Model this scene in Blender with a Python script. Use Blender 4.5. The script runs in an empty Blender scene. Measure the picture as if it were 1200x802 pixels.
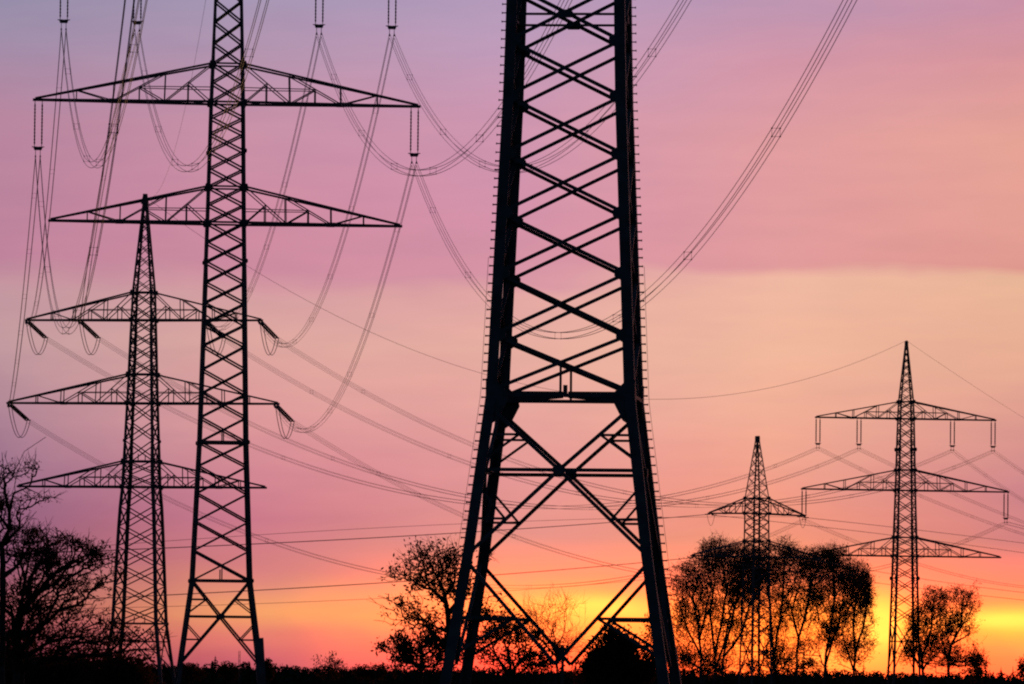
import bpy, bmesh, math, random
import numpy as np
from mathutils import Vector, Matrix

# ------------------------------------------------------------------ camera
SC = bpy.context.scene
COL = SC.collection
F = 7500.0                       # focal length in units of 1/1200 of the frame width
CAM_Z = 1.6
PITCH = math.atan(399.0 / F)
ROLL = math.radians(0.62)
cp, sp, cr, sr = math.cos(PITCH), math.sin(PITCH), math.cos(ROLL), math.sin(ROLL)
FWD = Vector((0, cp, sp))
R0, U0 = Vector((1, 0, 0)), Vector((0, -sp, cp))
RT = R0 * cr + U0 * sr
UP = U0 * cr - R0 * sr
cam_d = bpy.data.cameras.new('camera')
cam = bpy.data.objects.new('camera', cam_d)
COL.objects.link(cam)
cam.matrix_world = Matrix(((RT.x, UP.x, -FWD.x, 0), (RT.y, UP.y, -FWD.y, 0), (RT.z, UP.z, -FWD.z, CAM_Z), (0, 0, 0, 1)))
cam_d.sensor_width = 36.0
cam_d.lens = 36.0 * F / 1200.0
cam_d.clip_start = 0.5
cam_d.clip_end = 30000
SC.camera = cam


def P(px, py, D):
    """world point seen at (px, py) of the 1200x802 photograph, D metres ahead"""
    d = FWD + RT * ((px - 600) / F) + UP * ((401 - py) / F)
    return Vector((0, 0, CAM_Z)) + d * (D / d.y)


def proj(p):
    d = Vector(p) - Vector((0, 0, CAM_Z))
    k = d.dot(FWD)
    return 600 + F * d.dot(RT) / k, 401 - F * d.dot(UP) / k


# ------------------------------------------------------------------ sky
def lin(c):
    return tuple(((v / 255.0) / 12.92 if v / 255.0 <= 0.04045 else ((v / 255.0 + 0.055) / 1.055) ** 2.4) for v in c)


world = bpy.data.worlds.new('World')
SC.world = world
world.use_nodes = True
wn = world.node_tree
wn.nodes.clear()
L = wn.links.new


def N(t, **kw):
    n = wn.nodes.new(t)
    for k, v in kw.items():
        setattr(n, k, v)
    return n


def put(sock, v):
    if isinstance(v, bpy.types.NodeSocket):
        L(v, sock)
    else:
        sock.default_value = v


def M(op, a, b=0.0, c=None, clamp=False):
    n = N('ShaderNodeMath', operation=op, use_clamp=clamp)
    put(n.inputs[0], a)
    put(n.inputs[1], b)
    if c is not None:
        put(n.inputs[2], c)
    return n.outputs[0]


def remap(v, a, b, c=0.0, d=1.0, smooth=False):
    n = N('ShaderNodeMapRange', interpolation_type='SMOOTHSTEP' if smooth else 'LINEAR')
    put(n.inputs['Value'], v)
    for k, x in zip(('From Min', 'From Max', 'To Min', 'To Max'), (a, b, c, d)):
        put(n.inputs[k], x)
    return n.outputs['Result']


def mixc(f, a, b, mode='MIX'):
    n = N('ShaderNodeMix', data_type='RGBA', blend_type=mode)
    put(n.inputs[0], f)
    put(n.inputs[6], a)
    put(n.inputs[7], b)
    return n.outputs[2]


tc = N('ShaderNodeTexCoord')
sep = N('ShaderNodeSeparateXYZ')
L(tc.outputs['Generated'], sep.inputs[0])
dx, dy, dz = sep.outputs
DEG = 180 / math.pi
az = M('MULTIPLY', M('ARCTAN2', dx, dy), DEG)                  # degrees right of the sunset axis
hor = M('SQRT', M('ADD', M('MULTIPLY', dx, dx), M('MULTIPLY', dy, dy)))
el = M('MULTIPLY', M('ARCTAN2', dz, hor), DEG)                 # degrees above the horizon
# slow waviness of the cloud layers, stretched along the horizon
cv = N('ShaderNodeCombineXYZ')
L(M('MULTIPLY', az, 0.32), cv.inputs[0])
L(M('MULTIPLY', el, 1.1), cv.inputs[1])
nz = N('ShaderNodeTexNoise')
nz.inputs['Scale'].default_value = 1.0
nz.inputs['Detail'].default_value = 4
nz.inputs['Roughness'].default_value = 0.5
L(cv.outputs[0], nz.inputs['Vector'])
wave = M('SUBTRACT', nz.outputs[0], 0.5)
cv2 = N('ShaderNodeCombineXYZ')
L(M('MULTIPLY', az, 0.9), cv2.inputs[0])
L(M('MULTIPLY', el, 5.0), cv2.inputs[1])
nz2 = N('ShaderNodeTexNoise')
nz2.inputs['Scale'].default_value = 1.0
nz2.inputs['Detail'].default_value = 5
L(cv2.outputs[0], nz2.inputs['Vector'])
streak = M('SUBTRACT', nz2.outputs[0], 0.5)
cv3 = N('ShaderNodeCombineXYZ')
L(M('MULTIPLY', az, 0.75), cv3.inputs[0])
L(M('MULTIPLY', el, 0.8), cv3.inputs[1])
nz3 = N('ShaderNodeTexNoise')
nz3.inputs['Scale'].default_value = 1.0
nz3.inputs['Detail'].default_value = 3
L(cv3.outputs[0], nz3.inputs['Vector'])
billow = M('MULTIPLY', M('SUBTRACT', nz3.outputs[0], 0.5), 0.34)
# the layers follow a slightly tilted line, as cloud decks seen obliquely do
elw = M('ADD', M('ADD', el, M('MULTIPLY', az, 0.0108)), M('ADD', M('MULTIPLY', wave, 0.38), M('ADD', M('MULTIPLY', streak, 0.07), billow)))

ROWS = [800, 775, 745, 722, 700, 670, 620, 560, 490, 410, 352, 318, 250, 150, 60, 0]
COLS = {
    0:    [(96, 44, 58), (120, 54, 68), (150, 74, 84), (165, 88, 98), (160, 90, 106), (142, 87, 114), (146, 97, 126), (158, 114, 140), (176, 134, 150), (196, 156, 160), (196, 152, 160), (192, 132, 156), (188, 132, 157), (184, 135, 160), (160, 142, 170), (148, 142, 170)],
    300:  [(190, 88, 104), (214, 104, 112), (232, 124, 112), (242, 150, 108), (236, 148, 116), (216, 128, 128), (204, 122, 139), (212, 137, 148), (222, 155, 155), (222, 168, 160), (214, 160, 162), (206, 140, 160), (207, 141, 163), (200, 145, 167), (178, 149, 176), (166, 150, 180)],
    600:  [(228, 98, 74), (240, 116, 82), (248, 150, 88), (250, 176, 90), (249, 176, 98), (244, 156, 116), (232, 148, 138), (229, 152, 150), (230, 164, 157), (231, 174, 161), (227, 167, 164), (215, 148, 165), (212, 146, 170), (206, 150, 176), (194, 156, 186), (184, 156, 188)],
    900:  [(240, 118, 56), (252, 156, 62), (254, 172, 62), (254, 178, 66), (250, 168, 86), (248, 156, 106), (246, 152, 124), (244, 160, 138), (242, 174, 150), (241, 184, 157), (239, 184, 162), (225, 155, 156), (225, 156, 158), (225, 158, 161), (211, 151, 169), (190, 150, 178)],
    1200: [(232, 104, 66), (244, 124, 76), (250, 152, 84), (252, 192, 76), (246, 158, 88), (234, 140, 108), (214, 130, 128), (208, 134, 138), (220, 152, 142), (232, 172, 147), (233, 182, 152), (224, 153, 142), (229, 160, 148), (230, 164, 150), (218, 151, 155), (203, 146, 166)],
}
EMAX = 6.2
EDGE = {600: 334, 900: 313, 1200: 305}     # lower edge of the pink cloud deck
cols = []
for u, cs in COLS.items():
    r = N('ShaderNodeValToRGB')
    r.color_ramp.interpolation = 'EASE' if u < 0 else 'LINEAR'
    els = r.color_ramp.elements
    rows = [{352: EDGE[u] + 7, 318: EDGE[u] - 7}.get(w_, w_) if u >= 600 else w_ for w_ in ROWS]
    for i, (row, c) in enumerate(zip(rows, cs)):
        e = math.degrees(math.atan((800 - row) / F)) / EMAX
        if i < 2:
            el_ = els[i]
            el_.position = e
        else:
            el_ = els.new(e)
        el_.color = (*lin(c), 1)
    L(M('DIVIDE', elw, EMAX, clamp=True), r.inputs[0])
    cols.append((math.degrees(math.atan((u - 600) / F)), r.outputs[0]))
out = cols[0][1]
for (a0, c0), (a1, c1) in zip(cols, cols[1:]):
    out = mixc(remap(az, a0, a1), out, c1)


def glow(base, px, py, wx, wy, col, k):
    """a gap in the cloud low over the horizon that glows"""
    a0, e0 = math.degrees((px - 600) / F), math.degrees((800 - py) / F)
    sx, sy = math.degrees(wx / F), math.degrees(wy / F)
    u = M('DIVIDE', M('SUBTRACT', az, a0), sx)
    v = M('DIVIDE', M('SUBTRACT', M('ADD', el, M('ADD', M('MULTIPLY', az, 0.0108), M('MULTIPLY', streak, 0.12))), e0), sy)
    q = M('ADD', M('MULTIPLY', u, u), M('MULTIPLY', v, v))
    g = M('MULTIPLY', M('POWER', 2.718, M('MULTIPLY', q, -1.0)), k, clamp=True)
    return mixc(g, base, (*lin(col), 1))


out = glow(out, 700, 712, 64, 13, (255, 236, 104), 1.15)
out = glow(out, 690, 730, 80, 26, (255, 200, 84), 0.6)
out = glow(out, 872, 728, 36, 30, (255, 188, 70), 0.8)
out = glow(out, 950, 716, 40, 26, (255, 200, 74), 0.85)
out = glow(out, 1034, 724, 32, 34, (255, 238, 96), 1.15)
out = glow(out, 1182, 715, 66, 12, (255, 234, 96), 1.1)
out = glow(out, 330, 722, 120, 14, (255, 172, 100), 0.5)
out = glow(out, 975, 766, 60, 16, (255, 204, 84), 0.7)
# the afterglow is brighter than the exposure can hold: its red runs past white, so thin twigs in front glow
hot = M('MULTIPLY', remap(el, 1.35, 0.55, smooth=True), remap(az, -2.2, 0.3, smooth=True))
hot2 = mixc(hot, (1, 1, 1, 1), (3.2, 1.12, 1.0, 1))
out = mixc(1.0, out, hot2, 'MULTIPLY')
# streaky modulation
out = mixc(1.0, out, mixc(remap(streak, -0.25, 0.25), (0.96, 0.96, 0.98, 1), (1.04, 1.035, 1.02, 1)), 'MULTIPLY')
# away from the sunset the sky falls to dusk
sky = N('ShaderNodeTexSky', sky_type='NISHITA')
sky.sun_disc = False
sky.sun_elevation = math.radians(0.8)
sky.sun_rotation = math.radians(2.5)
dusk = mixc(1.0, sky.outputs[0], (0.012, 0.012, 0.013, 1), 'MULTIPLY')
dusk = mixc(1.0, dusk, (0.010, 0.021, 0.050, 1), 'ADD')
aaz = M('ABSOLUTE', az)
out = mixc(remap(aaz, 9, 55, smooth=True), out, dusk)
out = mixc(remap(el, 7, 38, smooth=True), out, dusk)
out = mixc(remap(el, -0.6, -3.0), out, (0.004, 0.004, 0.006, 1))
bg = N('ShaderNodeBackground')
bg.inputs['Strength'].default_value = 1.0
L(out, bg.inputs['Color'])
wo = N('ShaderNodeOutputWorld')
L(bg.outputs[0], wo.inputs['Surface'])

sun_d = bpy.data.lights.new('sun', 'SUN')
sun_d.energy = 0.3
sun_d.angle = math.radians(0.6)
sun_d.color = (1.0, 0.55, 0.25)
sun = bpy.data.objects.new('sun', sun_d)
COL.objects.link(sun)
sdir = Vector((math.sin(math.radians(2.5)), math.cos(math.radians(2.5)), math.tan(math.radians(0.8))))
sun.rotation_euler = sdir.to_track_quat('Z', 'Y').to_euler()
sun.location = (0, -30, 60)

SC.view_settings.view_transform = 'Standard'
SC.view_settings.look = 'None'
SC.view_settings.exposure = 0.0
SC.view_settings.gamma = 1.0
SC.cycles.max_bounces = 4
SC.cycles.use_denoising = False
SC.cycles.pixel_filter_type = 'BLACKMAN_HARRIS'
SC.cycles.filter_width = 2.1


# ------------------------------------------------------------------ materials
def mat(name, ca, cb, scale=3.0, rough=0.7, metallic=0.0, coords='Object', spec=0.15, through=None):
    m = bpy.data.materials.new(name)
    m.use_nodes = True
    t = m.node_tree
    b = t.nodes['Principled BSDF']
    b.inputs['Roughness'].default_value = rough
    b.inputs['Metallic'].default_value = metallic
    b.inputs['Specular IOR Level'].default_value = spec
    co = t.nodes.new('ShaderNodeTexCoord')
    n = t.nodes.new('ShaderNodeTexNoise')
    n.inputs['Scale'].default_value = scale
    n.inputs['Detail'].default_value = 4
    t.links.new(co.outputs[coords], n.inputs['Vector'])
    r = t.nodes.new('ShaderNodeValToRGB')
    r.color_ramp.elements[0].position = 0.35
    r.color_ramp.elements[1].position = 0.65
    r.color_ramp.elements[0].color = (*ca, 1)
    r.color_ramp.elements[1].color = (*cb, 1)
    t.links.new(n.outputs[0], r.inputs[0])
    t.links.new(r.outputs[0], b.inputs['Base Color'])
    if through:                                     # thin leaves let low sun shine through
        tl = t.nodes.new('ShaderNodeBsdfTranslucent')
        tl.inputs['Color'].default_value = (*through, 1)
        mx = t.nodes.new('ShaderNodeMixShader')
        mx.inputs[0].default_value = 0.5
        t.links.new(b.outputs[0], mx.inputs[1])
        t.links.new(tl.outputs[0], mx.inputs[2])
        t.links.new(mx.outputs[0], t.nodes['Material Output'].inputs['Surface'])
    return m


M_STEEL = mat('green_painted_steel', (0.045, 0.07, 0.075), (0.09, 0.13, 0.13), 2.0, 0.55)
M_GALV = mat('weathered_steel', (0.07, 0.075, 0.08), (0.13, 0.13, 0.13), 1.0, 0.6)
M_WIRE = mat('conductor_aluminium', (0.06, 0.055, 0.055), (0.10, 0.09, 0.09), 0.5, 0.6)
M_INS = mat('brown_porcelain', (0.035, 0.015, 0.01), (0.06, 0.025, 0.015), 3.0, 0.35)
M_CONC = mat('concrete', (0.2, 0.2, 0.19), (0.3, 0.29, 0.28), 2.0, 0.9)
M_BARK = mat('bark', (0.03, 0.024, 0.02), (0.07, 0.055, 0.045), 3.0, 0.9)
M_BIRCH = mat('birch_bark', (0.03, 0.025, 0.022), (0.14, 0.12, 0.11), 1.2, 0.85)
M_LEAF = mat('autumn_leaves', (0.04, 0.028, 0.01), (0.09, 0.05, 0.018), 0.8, 0.8, through=(0.16, 0.05, 0.015))
M_LEAF2 = mat('birch_leaves', (0.05, 0.035, 0.012), (0.11, 0.065, 0.02), 0.6, 0.8, through=(0.30, 0.09, 0.02))
M_NEEDLE = mat('conifer_needles', (0.02, 0.03, 0.015), (0.045, 0.06, 0.025), 0.5, 0.8)
M_WOOD = mat('wood_mass_foliage', (0.025, 0.03, 0.02), (0.05, 0.05, 0.03), 0.05, 0.9)
M_GRASS = mat('dark_meadow_grass', (0.025, 0.03, 0.014), (0.06, 0.06, 0.03), 0.02, 0.95)
M_POST = mat('grey_timber', (0.08, 0.07, 0.06), (0.14, 0.12, 0.1), 4.0, 0.9)


# ------------------------------------------------------------------ mesh helpers
class MB:
    def __init__(s):
        s.v, s.f = [], []

    def frame(s, p, q, up=None):
        a = (q - p).normalized()
        h = Vector(up) if up is not None else (Vector((0, 0, 1)) if abs(a.z) < 0.95 else Vector((0, 1, 0)))
        x = a.cross(h)
        if x.length < 1e-6:
            x = a.cross(Vector((1, 0.3, 0)))
        x.normalize()
        return a, x, x.cross(a).normalized()

    def bar(s, p, q, w, h=None, up=None):
        """box of width w, height h (along up) from p to q"""
        p, q = Vector(p), Vector(q)
        h = w if h is None else h
        a, x, y = s.frame(p, q, up)
        n = len(s.v)
        for c in (p, q):
            for sx, sy in ((-1, -1), (1, -1), (1, 1), (-1, 1)):
                s.v.append(c + x * (sx * w / 2) + y * (sy * h / 2))
        s.f += [(n, n + 1, n + 2, n + 3), (n + 7, n + 6, n + 5, n + 4)]
        for i in range(4):
            j = (i + 1) % 4
            s.f.append((n + i, n + 4 + i, n + 4 + j, n + j))
        return s

    def angle(s, p, q, w, out, side):
        """an L-profile: one flange lies in the face (normal 'out'), the other stands back from it"""
        p, q = Vector(p), Vector(q)
        a = (q - p).normalized()
        o = (Vector(out) - a * a.dot(Vector(out))).normalized()
        x = a.cross(o).normalized() * side
        t = w * 0.16
        prof = [(0, 0), (w, 0), (w, -t), (t, -t), (t, -w), (0, -w)]
        n = len(s.v)
        for c in (p, q):
            for u, v in prof:
                s.v.append(c + x * (u - w / 2) + o * v)
        k = 6
        s.f += [tuple(range(n, n + k)), tuple(range(n + 2 * k - 1, n + k - 1, -1))]
        for i in range(k):
            j = (i + 1) % k
            s.f.append((n + i, n + k + i, n + k + j, n + j))
        return s

    def tube(s, pts, rad, k=5):
        pts = [Vector(p) for p in pts]
        rs = rad if isinstance(rad, (list, tuple)) else [rad] * len(pts)
        n0 = len(s.v)
        px = None
        for i, p in enumerate(pts):
            a = (pts[min(i + 1, len(pts) - 1)] - pts[max(i - 1, 0)])
            a.normalize()
            if px is None:
                px = a.cross(Vector((0, 0, 1)) if abs(a.z) < 0.9 else Vector((0, 1, 0))).normalized()
            else:
                px = (px - a * a.dot(px)).normalized()
            py = a.cross(px)
            for j in range(k):
                t = 2 * math.pi * j / k
                s.v.append(p + (px * math.cos(t) + py * math.sin(t)) * rs[i])
        for i in range(len(pts) - 1):
            for j in range(k):
                j2 = (j + 1) % k
                b = n0 + i * k
                s.f.append((b + j, b + j2, b + k + j2, b + k + j))
        s.f.append(tuple(n0 + j for j in range(k))[::-1])
        s.f.append(tuple(n0 + (len(pts) - 1) * k + j for j in range(k)))
        return s

    def plate(s, pts, t, nrm):
        """polygon plate, thickness t along nrm"""
        n = len(s.v)
        k = len(pts)
        nr = Vector(nrm).normalized() * t / 2
        s.v += [Vector(p) + nr for p in pts] + [Vector(p) - nr for p in pts]
        s.f += [tuple(range(n, n + k)), tuple(range(n + 2 * k - 1, n + k - 1, -1))]
        for i in range(k):
            j = (i + 1) % k
            s.f.append((n + i, n + k + i, n + k + j, n + j))
        return s

    def mesh(s, name, m):
        me = bpy.data.meshes.new(name)
        me.from_pydata([tuple(v) for v in s.v], [], s.f)
        me.materials.append(m)
        me.update()
        return me

    def build(s, name, m, parent=None):
        return link(name, s.mesh(name, m), parent)


def link(name, me, parent=None):
    o = bpy.data.objects.new(name, me)
    COL.objects.link(o)
    o.parent = parent
    return o


def tag(o, label=None, cat=None, group=None, kind=None):
    if label:
        if not 4 <= len(label.split()) <= 16:
            print('LABEL', len(label.split()), label)
        o['label'] = label
    if cat:
        o['category'] = cat
    if group:
        o['group'] = group
    if kind:
        o['kind'] = kind
    return o


def empty(name, loc, rz=0.0):
    o = bpy.data.objects.new(name, None)
    COL.objects.link(o)
    o.location = loc
    o.rotation_euler = (0, 0, rz)
    o.empty_display_size = 0.5
    return o


# ------------------------------------------------------------------ ground
g = MB()
S = 9000
nx = 60
for i in range(nx + 1):
    for j in range(nx + 1):
        x = -S + 2 * S * i / nx
        y = -2000 + (S + 2000) * j / nx
        g.v.append(Vector((x, y, 0)))
for i in range(nx):
    for j in range(nx):
        a = i * (nx + 1) + j
        g.f.append((a, a + nx + 1, a + nx + 2, a + 1))
tag(g.build('ground', M_GRASS), kind='structure')


# ------------------------------------------------------------------ pylons
def interp(tbl, z):
    if z <= tbl[0][0]:
        (a, b), (c, d) = tbl[0], tbl[1]
        return b + (d - b) * (z - a) / (c - a)
    for (a, b), (c, d) in zip(tbl, tbl[1:]):
        if z <= c:
            return b + (d - b) * (z - a) / (c - a)
    return tbl[-1][1]


def insulator_mesh(length, rad, name='insulator_string'):
    """one long-rod string of sheds hanging from the origin along -z"""
    b = MB()
    pts, rs = [], []
    n = max(8, int(length / 0.14))
    for i in range(n + 1):
        z = -length * i / n
        pts.append((0, 0, z))
        rs.append(rad * (1.25 if i % 2 else 0.75) if 1 < i < n - 1 else rad * 0.5)
    b.tube(pts, rs, 7)
    return b.mesh(name, M_INS)


class Pylon:
    """square lattice pylon: local x along the crossarms, z up, root at the foot"""

    def __init__(s, x, D, theta, prof, label, leg_w, br_w, group='lattice pylons', name='lattice_pylon'):
        s.root = empty(name, (x, D, 0), theta)
        s.theta, s.x, s.D = theta, x, D
        tag(s.root, label, 'pylon', group)
        s.prof = sorted(prof)
        s.lw, s.bw = leg_w, br_w
        s.mat = M_GALV
        s.hang = {}

    def hw(s, z):
        return interp(s.prof, z) / 2

    def world(s, p):
        c, si = math.cos(s.theta), math.sin(s.theta)
        return Vector((s.x + c * p[0] - si * p[1], s.D + si * p[0] + c * p[1], p[2]))

    def fp(s, k, u, z, off=0.0):
        h = s.hw(z)
        o = h + off
        return [Vector((u * h, -o, z)), Vector((o, u * h, z)), Vector((-u * h, o, z)), Vector((-o, -u * h, z))][k]

    NRM = [Vector((0, -1, 0)), Vector((1, 0, 0)), Vector((0, 1, 0)), Vector((-1, 0, 0))]

    def legs(s, z0, z1, zs):
        zz = [z0] + sorted({round(z, 3) for z in zs if z0 < z < z1}) + [z1]
        w = s.lw
        for sx, sy in ((-1, -1), (1, -1), (1, 1), (-1, 1)):
            b = MB()
            n0 = 0
            for i, z in enumerate(zz):
                h = s.hw(z)
                ww = w * (1.0 if z < z1 * 0.5 else 0.8)
                if z > z1 * 0.75:
                    ww = w * 0.62
                t = ww * 0.16
                for u, v in [(0, 0), (ww, 0), (ww, t), (t, t), (t, ww), (0, ww)]:
                    b.v.append(Vector((sx * (h + ww * 0.2 - u), sy * (h + ww * 0.2 - v), z)))
            for i in range(len(zz) - 1):
                for j in range(6):
                    j2 = (j + 1) % 6
                    b.f.append((i * 6 + j, i * 6 + j2, i * 6 + 6 + j2, i * 6 + 6 + j))
            b.f.append(tuple(range(6)))
            e = (len(zz) - 1) * 6
            b.f.append(tuple(range(e + 5, e - 1, -1)))
            leg = b.build('leg', s.mat, s.root)
            h = s.hw(0.3)
            c = MB()
            c.bar((sx * h, sy * h, -0.4), (sx * h, sy * h, 0.35), s.lw * 2.6)
            c.build('footing', M_CONC, leg)
            s.leg_objs = getattr(s, 'leg_objs', []) + [leg]

    def cross(s, b, k, z0, z1, w):
        """an X between two levels of face k; one member outside, one inside the plane"""
        n = s.NRM[k]
        b.angle(s.fp(k, -0.97, z0, 0.03), s.fp(k, 0.97, z1, 0.03), w, n, 1)
        b.angle(s.fp(k, 0.97, z0, -0.1 * w - 0.03), s.fp(k, -0.97, z1, -0.1 * w - 0.03), w, n, 1)

    def panels(s, zs, w):
        """each panel of the body is one part"""
        for z0, z1 in zip(zs, zs[1:]):
            b = MB()
            for k in range(4):
                s.cross(b, k, z0, z1, w)
            b.build('bracing_panel', s.mat, s.root)

    def belt(s, z, w, post=None):
        b = MB()
        for k in range(4):
            b.bar(s.fp(k, -1, z, 0.01), s.fp(k, 1, z, 0.01), w)
            if post:
                b.bar(s.fp(k, 0, z + w / 2, 0.0), s.fp(k, 0, z + post, 0.0), w * 0.5)
        b.build('horizontal_belt', s.mat, s.root)

    def plates(s, z, size):
        for k in range(4):
            for u in (-1, 1):
                b = MB()
                c = s.fp(k, u, z, 0.05)
                tx = s.fp(k, 1, z) - s.fp(k, -1, z)
                tx.normalize()
                h = size / 2
                pts = [c + tx * a + Vector((0, 0, 1)) * e for a, e in ((-.7 * h, -h), (.7 * h, -h), (h, -.4 * h), (h, .4 * h), (.7 * h, h), (-.7 * h, h), (-h, .4 * h), (-h, -.4 * h))]
                b.plate(pts, 0.03, s.NRM[k])
                b.build('gusset_plate', s.mat, s.root)

    def base(s, zb, zc, zm, w, zs=(), v=None, split=False):
        """the splayed foot: big X with centre at zc, secondary struts, optional V below it"""
        def em(name, b, mb):
            if split:
                mb2 = MB()
                b(mb2)
                mb2.build(name, s.mat, s.root)
            else:
                b(mb)
        for k in range(4):
            n = s.NRM[k]
            mb = MB()
            for u in (-1, 1):
                em('diagonal_brace', lambda b: b.angle(s.fp(k, u * .97, zb, 0.02), s.fp(k, 0, zc, 0.02), w, n, 1), mb)
                em('diagonal_brace', lambda b: b.angle(s.fp(k, 0, zc, 0.02), s.fp(k, u * .97, zm, 0.02), w, n, 1), mb)
                for (zh, zt, ww) in zs:
                    # point on the X arm at zh
                    if zh > zc:
                        t = (zb - zh) / (zb - zc)
                        uu = 1 - t
                    elif zh > zm:
                        t = (zc - zh) / (zc - zm)
                        uu = t
                    else:
                        t = (v[0] - zh) / (v[0] - v[1])
                        uu = 1 - t
                    hx = abs(s.fp(k, 1, zb if zh > zc else zm)[0 if k in (0, 2) else 1])
                    uu = uu * hx / s.hw(zh)
                    em('horizontal_strut', lambda b: b.angle(s.fp(k, u * .98, zh, -0.04), s.fp(k, u * uu, zh, -0.04), ww, n, 1), mb)
                    em('short_strut', lambda b: b.angle(s.fp(k, u * uu, zh, -0.09), s.fp(k, u * .98, zt, -0.09), ww, n, 1), mb)
                if v:
                    em('diagonal_brace', lambda b: b.angle(s.fp(k, u * .97, v[0], 0.02), s.fp(k, 0, v[1], 0.02), w, n, 1), mb)
            em('horizontal_brace', lambda b: b.angle(s.fp(k, -.98, zc, -0.05), s.fp(k, .98, zc, -0.05), w, n, 1), mb)
            c = s.fp(k, 0, zc, 0.05)
            tx = (s.fp(k, 1, zc) - s.fp(k, -1, zc)).normalized()
            q = w * 1.5
            em('gusset_plate', lambda b: b.plate([c + tx * a * q + Vector((0, 0, e * q)) for a, e in ((-1.5, 0), (-.6, -.9), (.6, -.9), (1.5, 0), (.6, .9), (-.6, .9))], 0.03, n), mb)
            if not split:
                mb.build('foot_bracing', s.mat, s.root)

    def arm(s, zl, zu, half, cw, key=None, hangs=(), mode=None, ins=3.9, sep=0.61, simple=False, drop=0.0, shift=0.0):
        for sd in (-1, 1):
            b = MB()
            h0, h1 = s.hw(zl), s.hw(zu)
            tip = Vector((sd * half + shift, 0, zl - drop))

            def Lo(t, f):
                return Vector((sd * h0, f * h0, zl)).lerp(tip + Vector((0, f * 0.12, 0)), t)

            def Uo(t, f):
                return Vector((sd * h1, f * h1, zu)).lerp(tip + Vector((0, f * 0.12, cw * .8)), t)
            T1, T2, T3, T4, T5 = .127, .263, .41, .556, .766
            w2 = cw * 0.55
            for f in (-1, 1):
                b.bar(Lo(0, f), Lo(1, f) + Vector((sd * 0.2, 0, 0)), cw * 1.25)
                b.bar(Uo(0, f), Uo(1, f), cw)
                Md = (Lo(T2, f) + Uo(0, f)) / 2
                M2 = (Lo(T4, f) + Uo(T2, f)) / 2
                segs = [(Lo(T2, f), Uo(0, f)), (Md, Vector((Md.x, Md.y, zl))), (Md, Lo(0, f)), (Uo(T2, f), Lo(T2, f)),
                        (Lo(T4, f), Uo(T2, f)), (M2, Vector((M2.x, M2.y, zl))), (M2, Lo(T2, f)), (Uo(T4, f), Lo(T4, f)),
                        (Lo(T4, f), Uo(T5, f)), (Uo(T5, f), Lo(T5, f))]
                if simple:
                    segs = [(Lo(T2, f), Uo(0, f)), (Uo(T2, f), Lo(T2, f)), (Lo(T4, f), Uo(T2, f)), (Uo(T4, f), Lo(T4, f)), (Lo(T4, f), Uo(T5, f))]
                for p, q in segs:
                    if (p - q).length > 0.05:
                        b.bar(p, q, w2)
                if not simple:
                    hh = Vector((sd * s.hw(M2.z), f * s.hw(M2.z), M2.z))
                    b.bar(M2, hh, w2 * .8)
            ts = [0, T1, T2, T3, T4, T5, .9]
            for i, (a, c) in enumerate(zip(ts, ts[1:])):
                f = 1 if i % 2 else -1
                b.bar(Lo(a, f), Lo(c, -f), w2)
                b.bar(Lo(c, f), Lo(c, -f), w2 * 0.9)
            for f in (-1, 1):
                c = Lo(T4, f) + Vector((0, f * .06, 0.02))
                b.plate([c + Vector((x * cw, 0, z * cw)) for x, z in ((-4, 0), (-2, -.9), (2, -.9), (4, 0), (2, .9), (-2, .9))], 0.03, (0, 1, 0))
            arm = b.build('crossarm', s.mat, s.root)
            for i, hx in enumerate(hangs):
                hx = hx + sd * shift
                if mode == 'suspension':
                    me = s.ins_mesh
                    for q in (-1, 1):
                        o = link('insulator_string', me, arm)
                        o.location = (sd * hx + q * sep / 2, 0, zl - cw * .6)
                    c = MB()
                    zz = zl - cw * .6 - ins
                    for q in (-1, 1):
                        c.bar((sd * hx + q * sep / 2 - .22, 0, zz), (sd * hx + q * sep / 2 + .22, 0, zz), 0.07)
                    c.plate([(sd * hx + a, 0, zz - e) for a, e in ((-.42, -.02), (.42, -.02), (.30, .28), (-.30, .28))], 0.06, (0, 1, 0))
                    for q in (-1, 1):
                        c.bar((sd * hx + q * .2, 0, zz - .27), (sd * hx + q * .2, 0, zz - 0.75), 0.05)
                        c.bar((sd * hx + q * .2, -.25, zz - .8), (sd * hx + q * .2, .25, zz - 0.8), 0.12)
                    c.build('yoke_plate', s.mat, arm)
                    s.hang[(key, i, sd)] = s.world((sd * hx, 0, zz - 0.8))
                elif mode == 'tension':
                    s.hang[(key, i, sd)] = s.world((sd * hx, 0, zl - 0.15))
                    s.arms = getattr(s, 'arms', {})
                    s.arms[(key, i, sd)] = arm
        s.belt(zl, cw * 1.0)
        s.belt(zu, cw * 0.9)
        s.plates(zl, cw * 3.1)
        s.plates(zu, cw * 3.1)

    def peak(s, z0, z1, n, w):
        zs = [z0 + (z1 - z0) * (1 - (1 - i / n) ** 1.25) for i in range(n + 1)]
        b = MB()
        for a, c in zip(zs, zs[1:]):
            for k in range(4):
                s.cross(b, k, a, c, w)
        b.build('peak_bracing', s.mat, s.root)
        c = MB()
        c.bar((0, 0, z1 - 0.5), (0, 0, z1 + 0.25), s.hw(z1) * 2 + 0.16)
        c.bar((0, -.5, z1 + .3), (0, .5, z1 + .3), 0.12)
        c.build('peak_cap', s.mat, s.root)
        s.top = s.world((0, 0, z1 + 0.35))


def zs_from(px, pys, D):
    return [P(px, y, D).z for y in pys]


mpp = lambda D: D / F
GRP = 'suspension pylons with three crossarms'

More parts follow.
